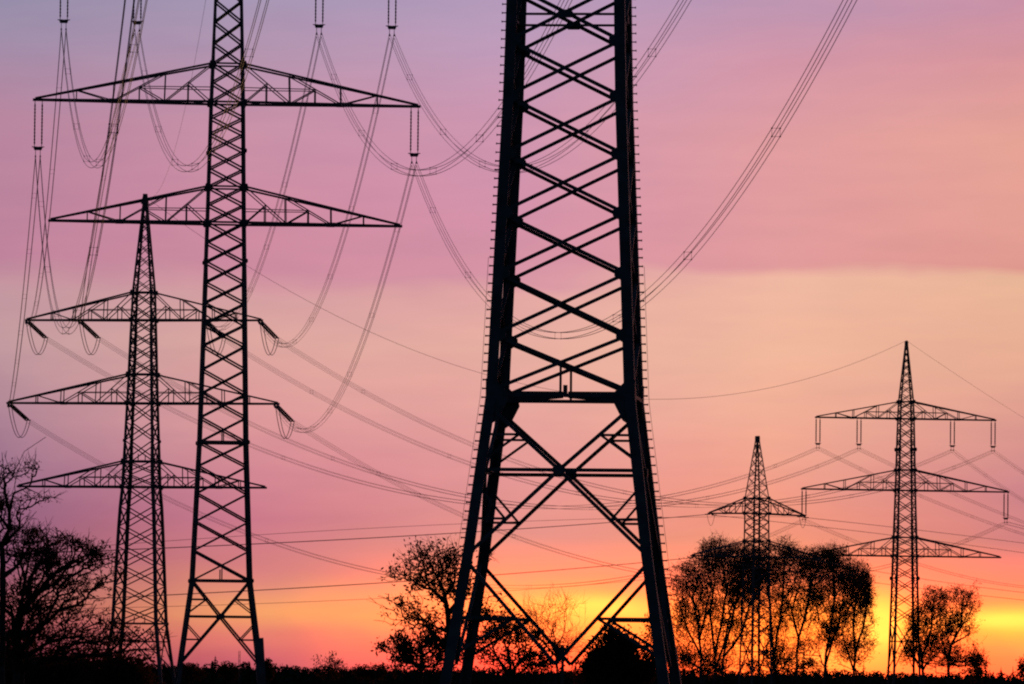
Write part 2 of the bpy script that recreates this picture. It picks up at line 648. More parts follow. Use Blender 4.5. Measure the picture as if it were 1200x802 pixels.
# ---- pylon A: big pylon left of the middle, D = 540
D2 = 540.0
k2 = mpp(D2)
X2 = P(258.0, 740, D2).x
zA = lambda py: P(262, py, D2).z
profA = [(zA(770), 93 * k2), (zA(681), 70 * k2), (zA(519), 57 * k2), (zA(262), 45 * k2), (zA(121), 39.5 * k2), (zA(0), 32 * k2), (zA(-28), 30 * k2), (zA(-68), 27 * k2), (zA(-190), 4 * k2)]
A = Pylon(X2, D2, math.radians(4.5), profA, 'tall black lattice pylon left of the middle, cut off above its two wide visible crossarms', 0.32, 0.12, GRP)
A.mat = M_GALV
A.ins_mesh = insulator_mesh(3.85, 0.062)
nodesA = [681, 646, 612, 579, 547, 519, 490, 462, 434, 406, 381, 356, 332, 308, 285, 262, 241, 220, 199, 178, 158, 139, 120, 98, 76, 52, 27, 2, -28, -48, -68]
A.legs(-0.1, zA(-190), [zA(p) for p in nodesA] + [zA(121)])
A.panels([zA(p) for p in nodesA], 0.15)
for p in (681, 519):
    A.belt(zA(p), 0.2, post=1.0)
for p in (681, 519, 307, 178):
    A.plates(zA(p), 0.36)
A.base(zA(681), zA(723), zA(778), 0.17, zs=((zA(703), zA(712 + 8), 0.1), (zA(750), zA(731), 0.1)))
A.arm(zA(-28), zA(-68), 197 * k2, 0.16, 'top', (107 * k2, 193 * k2), 'suspension')
A.arm(zA(121), zA(76), 225 * k2, 0.16, 'mid', (221 * k2,), 'suspension')
A.arm(zA(262), zA(220), 205 * k2, 0.16, 'low')
A.peak(zA(-68), zA(-190), 9, 0.09)
sl = MB()
h = A.hw(2.5)
sl.bar((h, -h, 0.1), (A.hw(zA(748)), -A.hw(zA(748)), zA(748)), 0.75)
tag(sl.build('leg_sleeve', A.mat, A.root), label='thick dark sleeve round the lowest stretch of the right leg')

# ---- pylon B: foreground, D = 220
D1 = 220.0
k1 = mpp(D1)
X1 = P(661.5, 600, D1).x
zB = lambda py: P(660, py, D1).z
zm2b = [z for z in (zA(p) for p in nodesA) if z > zB(-80)]
topA = zA(-190)
profB = [(zB(770), 250 * k1), (zB(655), 215 * k1), (zB(466), 168 * k1), (zB(100), 137 * k1), (zB(0), 133 * k1)] + [(z, w) for z, w in sorted(profA) if z > zB(-120)]
B = Pylon(X1, D1, math.radians(-4.7), profB, 'huge near lattice pylon in the centre with climbing pegs on its legs', 0.37, 0.12, GRP)
B.mat = M_STEEL
B.ins_mesh = A.ins_mesh
nodesB = [zB(p) for p in (462, 397, 325, 255, 186, 119, 54, -11)]
B.legs(-0.1, topA, nodesB + zm2b + [zB(655), zB(466)])
for z0, z1 in zip(nodesB, nodesB[1:]):
    for k in range(4):
        n = B.NRM[k]
        MB().angle(B.fp(k, -0.97, z0, 0.03), B.fp(k, 0.97, z1, 0.03), 0.125, n, 1).build('diagonal_brace', B.mat, B.root)
        MB().angle(B.fp(k, 0.97, z0, -0.05), B.fp(k, -0.97, z1, -0.05), 0.125, n, 1).build('diagonal_brace', B.mat, B.root)
    if z0 > nodesB[0]:
        for k in range(4):
            for u in (-1, 1):
                c = B.fp(k, u * 0.93, z0, 0.05)
                tx = (B.fp(k, 1, z0) - B.fp(k, -1, z0)).normalized() * u
                MB().plate([c + tx * a + Vector((0, 0, e)) for a, e in ((0.1, -.28), (.1, .28), (-.12, .24), (-.34, .1), (-.34, -.1), (-.12, -.24))], 0.03, B.NRM[k]).build('gusset_plate', B.mat, B.root)
# horizontals through the centre of the topmost panel in view
zc = (zB(54) + zB(-11)) / 2 - 0.05
for k in range(4):
    MB().bar(B.fp(k, -.98, zc, -0.08), B.fp(k, .98, zc, -0.08), 0.08).build('horizontal_brace', B.mat, B.root)
    c = B.fp(k, 0, zc, 0.06)
    tx = (B.fp(k, 1, zc) - B.fp(k, -1, zc)).normalized()
    MB().plate([c + tx * a + Vector((0, 0, e)) for a, e in ((-.3, 0), (-.2, -.14), (.2, -.14), (.3, 0), (.2, .14), (-.2, .14))], 0.03, B.NRM[k]).build('gusset_plate', B.mat, B.root)
# waist: belt, big gussets, posts, plan bracing
zw = zB(467)
for k in range(4):
    MB().bar(B.fp(k, -.98, zw, 0.0), B.fp(k, .98, zw, 0.0), 0.12).build('horizontal_brace', B.mat, B.root)
    for u in (-1, 1):
        c = B.fp(k, u, zw, 0.06)
        tx = (B.fp(k, 1, zw) - B.fp(k, -1, zw)).normalized() * u
        MB().plate([c + tx * a + Vector((0, 0, e)) for a, e in ((.10, -1.15), (.05, .55), (-.2, .55), (-.62, .12), (-.68, -.18), (-.34, -.85))], 0.04, B.NRM[k]).build('gusset_plate', B.mat, B.root)
    zx = (nodesB[0] + nodesB[1]) / 2
    MB().bar(B.fp(k, 0, zw + .05, 0.0), B.fp(k, 0, zx, 0.0), 0.08).build('hanger_post', B.mat, B.root)
hB = B.hw(zw)
for (a, c) in (((-hB, -hB), (0, 0)), ((hB, -hB), (0, 0)), ((hB, hB), (0, 0)), ((-hB, hB), (0, 0))):
    MB().bar((a[0] * .97, a[1] * .97, zw + 0.02), (a[0] * .06, a[1] * .06, zw + 0.12), 0.14, 0.22).build('plan_brace', B.mat, B.root)
c = MB()
c.plate([(.5, .12, zw + .1), (.12, .5, zw + .1), (-.5, -.12, zw + .1), (-.12, -.5, zw + .1)], 0.1, (0, 0, 1))
c.bar((0.0, -.2, zw + .12), (0.0, -.2, zw + .45), 0.14)
c.build('hub_plate', B.mat, B.root)
B.base(zB(480), zB(554), zB(653), 0.125,
       zs=((zB(513), zB(545), 0.085), (zB(611), zB(572), 0.085), (zB(726), zB(772), 0.1)), v=(zB(661), zB(779)), split=True)
# out-of-frame upper body
zz = [nodesB[-1]] + [z for z in zm2b if z > nodesB[-1] + 1.5]
B.panels(zz, 0.15)
B.arm(zA(-28), zA(-68), 197 * k2, 0.16, 'top', (107 * k2, 193 * k2), 'suspension', shift=2.4)
B.arm(zA(121), zA(76), 225 * k2, 0.16, 'mid', (221 * k2,), 'suspension', shift=2.4)
B.arm(zA(262), zA(220), 205 * k2, 0.16, 'low')
B.peak(zA(-68), zA(-190), 9, 0.09)
# climbing pegs on two opposite legs, with the safety line beside them
pegs = []
for li, (sx, sy) in ((0, (-1, -1)), (2, (1, 1))):
    leg = B.leg_objs[li]
    rail = MB()
    pts = []
    z = zB(695)
    while z < zB(-30):
        h = B.hw(z)
        ln = 0.17
        x0 = sx * (h + 0.05)
        pegs.append((leg, (x0, sy * (h - 0.02), z), sx, ln))
        pts.append((sx * (h + 0.05 + ln + .04), sy * (h - .02), z))
        z += 0.3
    rail.tube([q for q in pts if q[2] < zB(300)], 0.007, 4)
    rail.build('safety_line', B.mat, leg)
pm = {}
for sx in (-1, 1):
    b = MB()
    b.tube([(0, 0, 0), (sx * .145, 0, 0)], 0.028, 6)
    b.tube([(sx * .145, 0, 0), (sx * .17, 0, 0)], 0.042, 6)
    pm[sx] = b.mesh('climbing_peg', B.mat)
pegs.sort(key=lambda q: q[1][2])
for leg, loc, sx, ln in pegs[:100]:
    o = link('climbing_peg', pm[sx], leg)
    o.location = loc
for li, sx in ((0, -1), (2, 1)):
    b = MB()
    for leg, loc, s2, ln in pegs[100:]:
        if s2 == sx:
            q = Vector(loc)
            b.tube([q, q + Vector((sx * .145, 0, 0))], 0.022, 6)
            b.tube([q + Vector((sx * .145, 0, 0)), q + Vector((sx * .17, 0, 0))], 0.042, 6)
    b.build('climbing_peg', B.mat, B.leg_objs[li])['kind'] = 'stuff'

# ---- pylon C: anchor pylon at the left, D = 800
D3 = 800.0
k3 = mpp(D3)
X3 = P(163.0, 760, D3).x
zC = lambda py: P(168, py, D3).z
profC = [(zC(770), 64 * k3), (zC(731), 54 * k3), (zC(600), 43 * k3), (zC(570), 38 * k3), (zC(472), 31 * k3), (zC(375), 25 * k3), (zC(343), 23 * k3), (zC(234), 4 * k3)]
C3 = Pylon(X3, D3, math.radians(-10), profC, 'left lattice pylon with three crossarms and its tip in view', 0.42, 0.14, 'anchor pylons')
nodesC = [731, 711, 687, 664, 641, 618, 594, 570, 556, 541, 517, 495, 473, 456, 439, 422, 406, 391, 375, 359, 343]
C3.legs(-0.1, zC(234), [zC(p) for p in nodesC])
C3.panels([zC(p) for p in nodesC], 0.15)
for p in (731, 541):
    C3.belt(zC(p), 0.2, post=0.9)
for p in (731, 517):
    C3.plates(zC(p), 0.4)
C3.base(zC(731), zC(752), zC(785), 0.15, zs=((zC(741), zC(750), 0.1),))
C3.arm(zC(375.5), zC(343), 141 * k3, 0.19, 'top', (76 * k3, 140 * k3), 'tension')
C3.arm(zC(473), zC(439), 162 * k3, 0.2, 'mid', (160 * k3,), 'tension')
C3.arm(zC(571), zC(541), 148 * k3, 0.2, 'low')
C3.peak(zC(343), zC(234), 9, 0.1)
gd = MB()
zt = C3.top.z
gd.bar((0, -.1, zt - .6), (0, -.1, zt + .35), 0.5, 0.5)
gd.plate([(-.55, 0, zt - .9), (.45, 0, zt - .9), (.25, 0, zt + .2), (-.3, 0, zt + .1)], .3, (0, 1, 0))
gd.build('earth_wire_clamp', C3.mat, C3.root)

# ---- pylon D: far right, same kind as A, D = 994
D5 = 994.0
k5 = mpp(D5)
X5 = P(1060.0, 700, D5).x
zD = lambda py: P(1061, py, D5).z
profD = [(zD(775), 31 * k5), (zD(650), 24.5 * k5), (zD(574), 20.5 * k5), (zD(490), 17 * k5), (zD(471), 15.5 * k5), (zD(402), 2.5 * k5)]
E5 = Pylon(X5, D5, math.radians(9), profD, 'far right lattice pylon rising behind the low trees with hanging insulators on two arms', 0.34, 0.14, GRP)
E5.ins_mesh = insulator_mesh(3.85, 0.09)
nodesD = [730, 712, 695, 679, 665, 651, 641, 630, 615, 601, 587, 574, 562, 551, 539, 527, 514, 502, 490, 480, 471]
E5.legs(-0.1, zD(402), [zD(p) for p in nodesD])
E5.panels([zD(p) for p in nodesD], 0.13)
E5.base(zD(730), zD(752), zD(785), 0.16)
for p in (678, 527):
    E5.plates(zD(p), 0.6)
E5.arm(zD(491), zD(471), 107 * k5, 0.18, 'top', (56 * k5, 105 * k5), 'suspension')
E5.arm(zD(575), zD(551), 123 * k5, 0.18, 'mid', (121 * k5,), 'suspension')
E5.arm(zD(652), zD(630), 114 * k5, 0.18, 'low')
E5.peak(zD(471), zD(402), 9, 0.09)

# ---- pylon E: small angle pylon in front of the birches, D = 900
D4 = 900.0
k4 = mpp(D4)
X4 = P(886.0, 700, D4).x
zE = lambda py: P(886, py, D4).z
profE = [(zE(780), 27 * k4), (zE(650), 21.5 * k4), (zE(584), 20.5 * k4), (zE(545), 11.5 * k4), (zE(514), 3 * k4)]
E4 = Pylon(X4, D4, math.radians(30), profE, 'small lattice pylon standing before the birches with two short drooping crossarms', 0.26, 0.12, 'anchor pylons')
nodesE = [748, 731, 715, 699, 684, 669, 653, 643, 634, 623, 612, 602, 593, 584]
E4.legs(-0.1, zE(514), [zE(p) for p in nodesE])
E4.panels([zE(p) for p in nodesE], 0.11)
E4.base(zE(748), zE(764), zE(790), 0.13)
E4.arm(zE(602), zE(584), 65 * k4, 0.16, 'top', (64 * k4,), 'tension', simple=True, drop=0.15)
E4.arm(zE(653), zE(634), 88 * k4, 0.16, 'mid', (86 * k4,), 'tension', simple=True)
E4.peak(zE(584), zE(514), 7, 0.08)

# ------------------------------------------------------------------ overhead lines
def catenary(Aw, Bw, through=None, sag=None, n=56):
    if through:
        lo, hi = 0.0, 1.0
        sgn = 1 if proj(Bw)[0] > proj(Aw)[0] else -1
        for _ in range(40):
            m = (lo + hi) / 2
            if (proj(Aw.lerp(Bw, m))[0] - through[0]) * sgn < 0:
                lo = m
            else:
                hi = m
        t = (lo + hi) / 2
        p = Aw.lerp(Bw, t)
        zt = P(through[0], through[1], p.y).z
        sag = (p.z - zt) / (4 * t * (1 - t))
    pts = []
    for i in range(n + 1):
        t = i / n
        p = Aw.lerp(Bw, t)
        p.z -= 4 * sag * t * (1 - t)
        pts.append(p)
    return pts, sag


def spacer_mesh(rc):
    b = MB()
    q = 0.2
    c = [(-q, -q), (q, -q), (q, q), (-q, q)]
    for (a, d) in zip(c, c[1:] + c[:1]):
        b.bar((a[0], 0, a[1]), (d[0], 0, d[1]), 0.016)
    for a in c:
        b.bar((a[0], -.09, a[1]), (a[0], .09, a[1]), 0.06)
    return b.mesh('spacer', M_WIRE)


SPM = spacer_mesh(0.02)


def line(label, group, Aw, Bw, through=None, sag=None, n_w=4, rad=0.018, spacers=7, cat='power line', seg=56):
    pts, sg = catenary(Aw, Bw, through, sag, seg)
    root = empty('overhead_line', pts[0])
    tag(root, label, cat, group)
    d = (Bw - Aw)
    d.z = 0
    d.normalize()
    side = Vector((d.y, -d.x, 0))
    q = 0.2
    offs = {4: [(-q, -q), (q, -q), (q, q), (-q, q)], 2: [(-q, 0), (q, 0)], 1: [(0, 0)]}[n_w]
    for a, c in offs:
        b = MB()
        b.tube([p + side * a + Vector((0, 0, c)) - pts[0] for p in pts], rad, 4)
        b.build('wire', M_WIRE, root)
    if n_w == 4:
        for i in range(spacers):
            t = (i + 0.6) / spacers
            p = Aw.lerp(Bw, t)
            p.z -= 4 * sg * t * (1 - t)
            o = link('spacer', SPM, root)
            o.location = p - pts[0]
            o.rotation_euler = (0, 0, math.atan2(-d.x, d.y))
    return root


G1 = 'four-wire conductors between the tall pylon and the near pylon'
hA, hC, hD = A.hang, C3.hang, E5.hang
hB = B.hang
spans = [
    (('top', 1, -1), (113, 193), 'conductor bundle dipping lowest just inside the left end of the tall pylon crossarm', 2.6),
    (('top', 0, -1), (212, 193), 'conductor bundle dipping just left of the tall pylon body towards the near pylon', 1.0),
    (('top', 0, 1), (497, 203), 'conductor bundle dipping beside the right crossarm tip and rising behind the near pylon', 0.0),
    (('top', 1, 1), (610, 199), 'conductor bundle dipping behind the near pylon at the height of the crossarm insulators', -0.6),
    (('mid', 0, -1), (78, 385), 'conductor bundle dipping at far left down to the upper arm of the left pylon', 4.0),
    (('mid', 0, 1), (672, 393), 'lowest hanging conductor bundle behind the near pylon, rising steeply to the top right', 1.2),
]
for key, thr, lab, dxb in spans:
    Bp = hB[key]
    line(lab, G1, hA[key], Bp, thr, rad=0.019, spacers=9, seg=80)
line('thin earth wire joining the peaks of the tall pylon and the near pylon', 'earth wires', A.top, B.top, sag=9, n_w=1, rad=0.012)

# anchor pylon: strings in both directions, jumpers below
T5 = {}
T2e = {}


def string_to(p, q, length, drop, pyl, arm, r=0.1, n=2, sep=0.45):
    d = (q - p)
    d.z = 0
    d.normalize()
    side = Vector((d.y, -d.x, 0))
    v = (d * math.sqrt(max(0.05, 1 - drop * drop)) - Vector((0, 0, drop))).normalized()
    inv = Matrix.Rotation(-pyl.theta, 4, 'Z') @ Matrix.Translation(-Vector((pyl.x, pyl.D, 0)))
    for i in range(n):
        o = (i - (n - 1) / 2) * sep
        b = MB()
        m = max(8, int(length / 0.15))
        pts = [inv @ (p + side * o * (0.6 + .4 * min(1, j / 4)) + v * (length * j / m)) for j in range(m + 1)]
        rs = [r * (1.2 if j % 2 else 0.7) if 1 < j < m - 1 else r * .5 for j in range(m + 1)]
        b.tube(pts, rs, 6)
        b.build('insulator_string', M_INS, arm)
    e = p + v * length
    b = MB()
    b.bar(inv @ (e - side * (sep / 2 + .15)), inv @ (e + side * (sep / 2 + .15)), 0.14)
    b.build('yoke_plate', pyl.mat, arm)
    return e + v * 0.2


def jumper(e1, p, e2, depth, pyl, arm, sep=0.4, r=0.025, n=2):
    inv = Matrix.Rotation(-pyl.theta, 4, 'Z') @ Matrix.Translation(-Vector((pyl.x, pyl.D, 0)))
    low = min(e1.z, e2.z, p.z)
    d = (e2 - e1)
    d.z = 0
    side = Vector((d.y, -d.x, 0)).normalized()
    for i in range(n):
        o = (i - (n - 1) / 2) * sep
        pts = []
        for j in range(15):
            t = j / 14
            q = e1.lerp(e2, t)
            # hangs under the arm end, between the two strings
            q.z = e1.z + (e2.z - e1.z) * t - (depth) * (math.sin(math.pi * t) ** 0.8)
            pts.append(inv @ (q + side * o))
        MB().tube(pts, r, 4).build('jumper_wire', M_WIRE, arm)


for key in hC:
    p = hC[key]
    arm = C3.arms[key]
    e2 = string_to(p, hA[key], 4.0, 0.12, C3, arm, 0.13)
    e1 = string_to(p, hD[key], 4.4, 0.42, C3, arm, 0.14)
    T2e[key], T5[key] = e2, e1
    jumper(e2, p, e1, 2.9, C3, arm, r=.046)

G2 = 'four-wire conductors between the tall pylon and the left pylon'
names2 = {
    ('top', 1, -1): ((62, 200), 'nearly vertical conductor bundle ending at the left tip of the left pylon upper arm'),
    ('top', 0, -1): ((107, 292), 'conductor bundle ending at the inner left insulators of the left pylon upper arm'),
    ('top', 0, 1): ((322, 262), 'conductor bundle slanting down behind the tall pylon from its inner right insulators'),
    ('top', 1, 1): ((400, 290), 'conductor bundle slanting left to the right tip of the left pylon upper arm'),
    ('mid', 0, -1): ((34, 300), 'conductor bundle at the left edge ending at the left tip of the middle arm'),
    ('mid', 0, 1): ((430, 390), 'conductor bundle curving down left from the crossarm insulators to the right middle arm tip'),
}
for key, (thr, lab) in names2.items():
    line(lab, G2, hA[key], T2e[key], thr, rad=0.0215, spacers=7)
line('thin earth wire falling to the tip of the left pylon behind the tall pylon', 'earth wires', A.top, C3.top, (222, 110), n_w=1, rad=0.014)

G3 = 'far conductors between the left pylon and the far right pylon'
names3 = {
    ('top', 1, -1): ((295, 522), 'faint far bundle sagging right from the left tip of the left pylon upper arm'),
    ('top', 0, -1): ((295, 497), 'faint far bundle sagging right from the inner left insulators of the left pylon'),
    ('top', 0, 1): ((500, 524), 'faint far bundle sagging right from the inner right insulators of the left pylon'),
    ('top', 1, 1): ((500, 497), 'uppermost faint far bundle sagging right from the right tip of the upper arm'),
    ('mid', 0, -1): ((333, 640), 'lowest faint far bundle sagging right from the left tip of the middle arm'),
    ('mid', 0, 1): ((604, 629), 'faint far bundle sagging right from the right tip of the middle arm'),
}
for key, (thr, lab) in names3.items():
    line(lab, G3, T5[key], hD[key], thr, rad=0.019, spacers=6)
line('thin far earth wire spanning from the left pylon tip to the far right pylon tip', 'earth wires', C3.top, E5.top, (560, 436), n_w=1, rad=0.024)

G4 = 'far conductors leaving the far right pylon'
DX = 1500.0
for key, tgt, thr, lab in (
        (('top', 1, -1), (1250, 640), (1035, 562), 'faint bundle leaving the outer left insulators of the far right pylon'),
        (('top', 0, -1), (1282, 640), (1064, 554), 'faint bundle leaving the inner left insulators of the far right pylon'),
        (('top', 0, 1), (1345, 640), (1160, 561), 'faint bundle leaving the inner right insulators of the far right pylon'),
        (('top', 1, 1), (1372, 640), (1198, 553), 'faint bundle leaving the outer right insulators of the far right pylon'),
        (('mid', 0, -1), (1240, 690), (985, 628), 'faint bundle leaving the left end of the far right pylon wide arm'),
        (('mid', 0, 1), (1380, 690), (1198, 618), 'faint bundle leaving the right end of the far right pylon wide arm')):
    line(lab, G4, hD[key], P(*tgt, DX), thr, rad=0.019, spacers=5)
line('thin earth wire falling right from the far right pylon tip', 'earth wires', E5.top, P(1310, 552, DX), (1200, 490), n_w=1, rad=0.024)

# the smaller line of the angle pylon
hE = E4.hang
G5 = 'wires of the small pylon'
for key, tgt, thr, rr, D_, lab in (
        (('top', 0, -1), (-150, 655), (540, 624.5), 0.034, 560, 'dark wire running left across the sky from the small pylon upper arm'),
        (('mid', 0, -1), (-150, 712), (420, 685), 0.034, 560, 'lower dark wire running left above the skyline from the small pylon lower arm'),
        (('top', 0, 1), (-150, 662), (760, 607), 0.016, 560, 'thin wire running left from the upper right arm of the small pylon'),
        (('mid', 0, 1), (-150, 716), (670, 687), 0.016, 560, 'thin lowest wire running left through the yellow glow from the small pylon')):
    p = hE[key]
    q = P(*tgt, D_)
    e = string_to(p, q, 1.9, 0.1, E4, E4.arms[key], 0.09, 1)
    line(lab, G5, e, q, thr, n_w=1, rad=rr * 1.3, spacers=0)
    hE[key + ('L',)] = e
for key, tgt, thr, lab in (
        (('top', 0, -1), (1330, 668), (1081, 632), 'thin wire running right from the upper left arm of the small pylon'),
        (('top', 0, 1), (1330, 655), (1081, 622), 'thin wire running right from the upper right arm of the small pylon'),
        (('mid', 0, -1), (1330, 716), (1081, 690), 'thin wire running right over low trees from the small pylon lower left arm'),
        (('mid', 0, 1), (1330, 705), (1110, 683), 'thin wire running right over low trees from the small pylon lower right arm')):
    p = hE[key]
    q = P(*tgt, 1150)
    e = string_to(p, q, 1.9, 0.1, E4, E4.arms[key], 0.09, 1)
    line(lab, G5, e, q, thr, n_w=2, rad=0.017, spacers=0)
    jumper(hE[key + ('L',)], p, e, 1.5, E4, E4.arms[key], 0.3, 0.03, 1)

# ------------------------------------------------------------------ trees
def grow(rng, trunk, blobs, n, r_tip, power=2.4, bias=0.32, jit=0.0):
    """points inside the crown's ellipsoids are joined one by one to the limb that reaches them shortest"""
    pts = [np.array(p) for p in trunk[0]]
    par = list(range(-1, len(trunk[0]) - 1))
    for br in trunk[1:]:
        base = min(range(len(pts)), key=lambda i: np.linalg.norm(pts[i] - br[0]))
        for j, p in enumerate(br[1:]):
            pts.append(np.array(p))
            par.append(base if j == 0 else len(pts) - 2)
    nt = len(pts)
    path = [0.0] * nt
    for i in range(1, nt):
        path[i] = path[par[i]] + np.linalg.norm(pts[i] - pts[par[i]])
    cand = []
    tot = sum(b[4] for b in blobs)
    for (cx, cy, cz, rx, wgt, rz) in blobs:
        m = int(n * wgt / tot)
        nc = max(2, m // 26)
        cc = rng.normal(size=(nc, 3))
        cc = cc / np.linalg.norm(cc, axis=1)[:, None] * (rng.random((nc, 1)) ** .45) * .95
        cs = 0.10 + 0.16 * rng.random(nc)
        for _ in range(m):
            if rng.random() < 0.62:
                w_ = rng.integers(0, nc)
                d = cc[w_] + rng.normal(size=3) * cs[w_]
            else:
                d = rng.normal(size=3)
                d /= np.linalg.norm(d)
                d *= rng.random() ** (1 / 2.2)
            cand.append(np.array((cx + d[0] * rx, cy + d[1] * rx, cz + d[2] * rz)))
    root = pts[min(2, nt - 1)]
    cand.sort(key=lambda p: np.linalg.norm(p - root))
    Pn = np.zeros((nt + len(cand), 3))
    Pl = np.zeros(nt + len(cand))
    Pn[:nt] = pts
    Pl[:nt] = path
    c = nt
    Pl[0] = 1e6
    kids = np.zeros(nt + len(cand), int)
    for p in cand:
        d = np.linalg.norm(Pn[:c] - p, axis=1)
        # prefer limbs below the point: branches rise
        rise = np.clip(Pn[:c, 2] - p[2], 0, None)
        cost = d + bias * Pl[:c] + rise * 0.9 + (kids[:c] > 3) * 0.5
        i = int(np.argmin(cost))
        # bow: a mid point that sags back towards the parent's direction is left out: short hops already bend
        Pn[c] = p
        Pl[c] = Pl[i] + d[i]
        par.append(i)
        kids[i] += 1
        c += 1
    rad = np.full(c, 0.0)
    cnt = np.zeros(c, int)
    for i in range(1, c):
        cnt[par[i]] += 1
    acc = np.zeros(c)
    order = sorted(range(c), key=lambda i: -(i if i >= nt else i))
    for i in order:
        r = (acc[i]) if acc[i] > 0 else r_tip ** power
        rad[i] = r ** (1 / power)
        if par[i] >= 0:
            acc[par[i]] += r
    return Pn[:c], par, rad, cnt, nt


def tree(name, label, cat, group, D, px0, trunk_px, blobs_px, n, leaves, leaf_size, r_tip, seed, bark=M_BARK, leaf=M_LEAF,
         twigs=2, twig_len=0.5, bias=0.32, spread=0.3, max_r=None, power=2.4, droop=-.15, clump=2.2):
    rng = np.random.default_rng(seed)
    k = D / F
    base = P(px0, 795, D)
    base.z = 0
    root = empty(name, base)
    tag(root, label, cat, group)

    def W(px, py, dy=0.0):
        p = P(px, py, D)
        return np.array((p.x - base.x, dy, p.z))
    tr = []
    for bi, poly in enumerate(trunk_px):
        q = []
        dd = 0.0
        for j, (a, b_) in enumerate(poly):
            w = W(a, b_, dd)
            dd += rng.normal() * 0.25 * (1 if bi else .4)
            if j == 0 and bi == 0:
                w[2] = -0.2
            if q:
                m = max(1, int(np.linalg.norm(w - q[-1]) / max(0.6, k * 14)))
                a0 = q[-1]
                for i in range(1, m + 1):
                    pp = a0 + (w - a0) * i / m
                    if i < m:
                        pp = pp + rng.normal(size=3) * 0.08
                    q.append(pp)
            else:
                q.append(w)
        tr.append(q)
    bl = []
    for (cx, cy, rx, ry, wg) in blobs_px:
        c = W(cx, cy)
        bl.append((c[0], rng.normal() * rx * k * 0.25, c[2], rx * k, wg, ry * k))
    Pn, par, rad, cnt, nt = grow(rng, tr, bl, n, r_tip, power, bias)
    if max_r:
        rad = np.minimum(rad, max_r)
    V = []
    Fc = []

    def seg(p, q, r0, r1, kk):
        a = q - p
        ln = np.linalg.norm(a)
        if ln < 1e-5:
            return
        a = a / ln
        h = np.array((0, 0, 1.0)) if abs(a[2]) < 0.9 else np.array((0, 1.0, 0))
        x = np.cross(a, h)
        x /= np.linalg.norm(x)
        y = np.cross(a, x)
        n0 = len(V)
        for c, r in ((p, r0), (q, r1)):
            for j in range(kk):
                t = 2 * math.pi * j / kk
                V.append(tuple(c + (x * math.cos(t) + y * math.sin(t)) * r))
        for j in range(kk):
            j2 = (j + 1) % kk
            Fc.append((n0 + j, n0 + j2, n0 + kk + j2, n0 + kk + j))
    for i in range(1, len(Pn)):
        p = par[i]
        r0 = min(rad[p], rad[i] * 1.5)
        if p < nt and i < nt:
            r0 = rad[p]
        kk = 7 if rad[i] > 4 * r_tip else (4 if rad[i] > 1.6 * r_tip else 3)
        A_, B_ = Pn[p], Pn[i]
        ln = np.linalg.norm(B_ - A_)
        if i >= nt and ln > 0.3:
            # a bent limb rather than a straight strut
            mid = (A_ + B_) / 2 + rng.normal(size=3) * ln * 0.07 + np.array((0, 0, -0.06 * ln if B_[2] > A_[2] else 0.08 * ln))
            seg(A_, mid, r0, (r0 + rad[i]) / 2, kk)
            seg(mid, B_, (r0 + rad[i]) / 2, rad[i], kk)
        else:
            seg(A_, B_, r0, rad[i], kk)
    LV, LF = [], []
    tips = [i for i in range(nt, len(Pn)) if cnt[i] == 0]
    thin = [i for i in range(nt, len(Pn)) if cnt[i] <= 1]
    for i in tips:
        d = Pn[i] - Pn[par[i]]
        d /= (np.linalg.norm(d) + 1e-6)
        for _ in range(twigs):
            v = d + rng.normal(size=3) * 0.55 - np.array((0, 0, droop))
            v /= np.linalg.norm(v)
            e = Pn[i] + v * twig_len * (0.4 + rng.random())
            seg(Pn[i], e, r_tip * .9, r_tip * .35, 3)
    if leaves:
        src = thin if len(thin) else tips
        m = leaves
        idx = rng.integers(0, len(src), m)
        # leaves gather on some twigs and leave others bare
        wts = rng.random(len(src)) ** clump
        wts /= wts.sum()
        idx = rng.choice(len(src), m, p=wts)
        off = rng.normal(size=(m, 3)) * spread
        n1 = rng.normal(size=(m, 3))
        n1 /= np.linalg.norm(n1, axis=1)[:, None]
        n2 = np.cross(n1, rng.normal(size=(m, 3)))
        n2 /= np.linalg.norm(n2, axis=1)[:, None]
        sz = leaf_size * (0.5 + rng.random(m))
        ctr = Pn[np.array(src)[idx]] + off
        ctr[:, 2] = np.maximum(ctr[:, 2], 0.05)
        vv = np.stack([ctr - n1 * sz[:, None], ctr - n2 * sz[:, None] * .45, ctr + n1 * sz[:, None], ctr + n2 * sz[:, None] * .45], 1).reshape(-1, 3)
        me = bpy.data.meshes.new('crown')
        me.from_pydata(vv.tolist(), [], [(4 * j, 4 * j + 1, 4 * j + 2, 4 * j + 3) for j in range(m)])
        me.materials.append(leaf)
        link('crown', me, root)
    me = bpy.data.meshes.new('trunk')
    me.from_pydata(V, [], Fc)
    me.materials.append(bark)
    link('trunk', me, root)
    return root


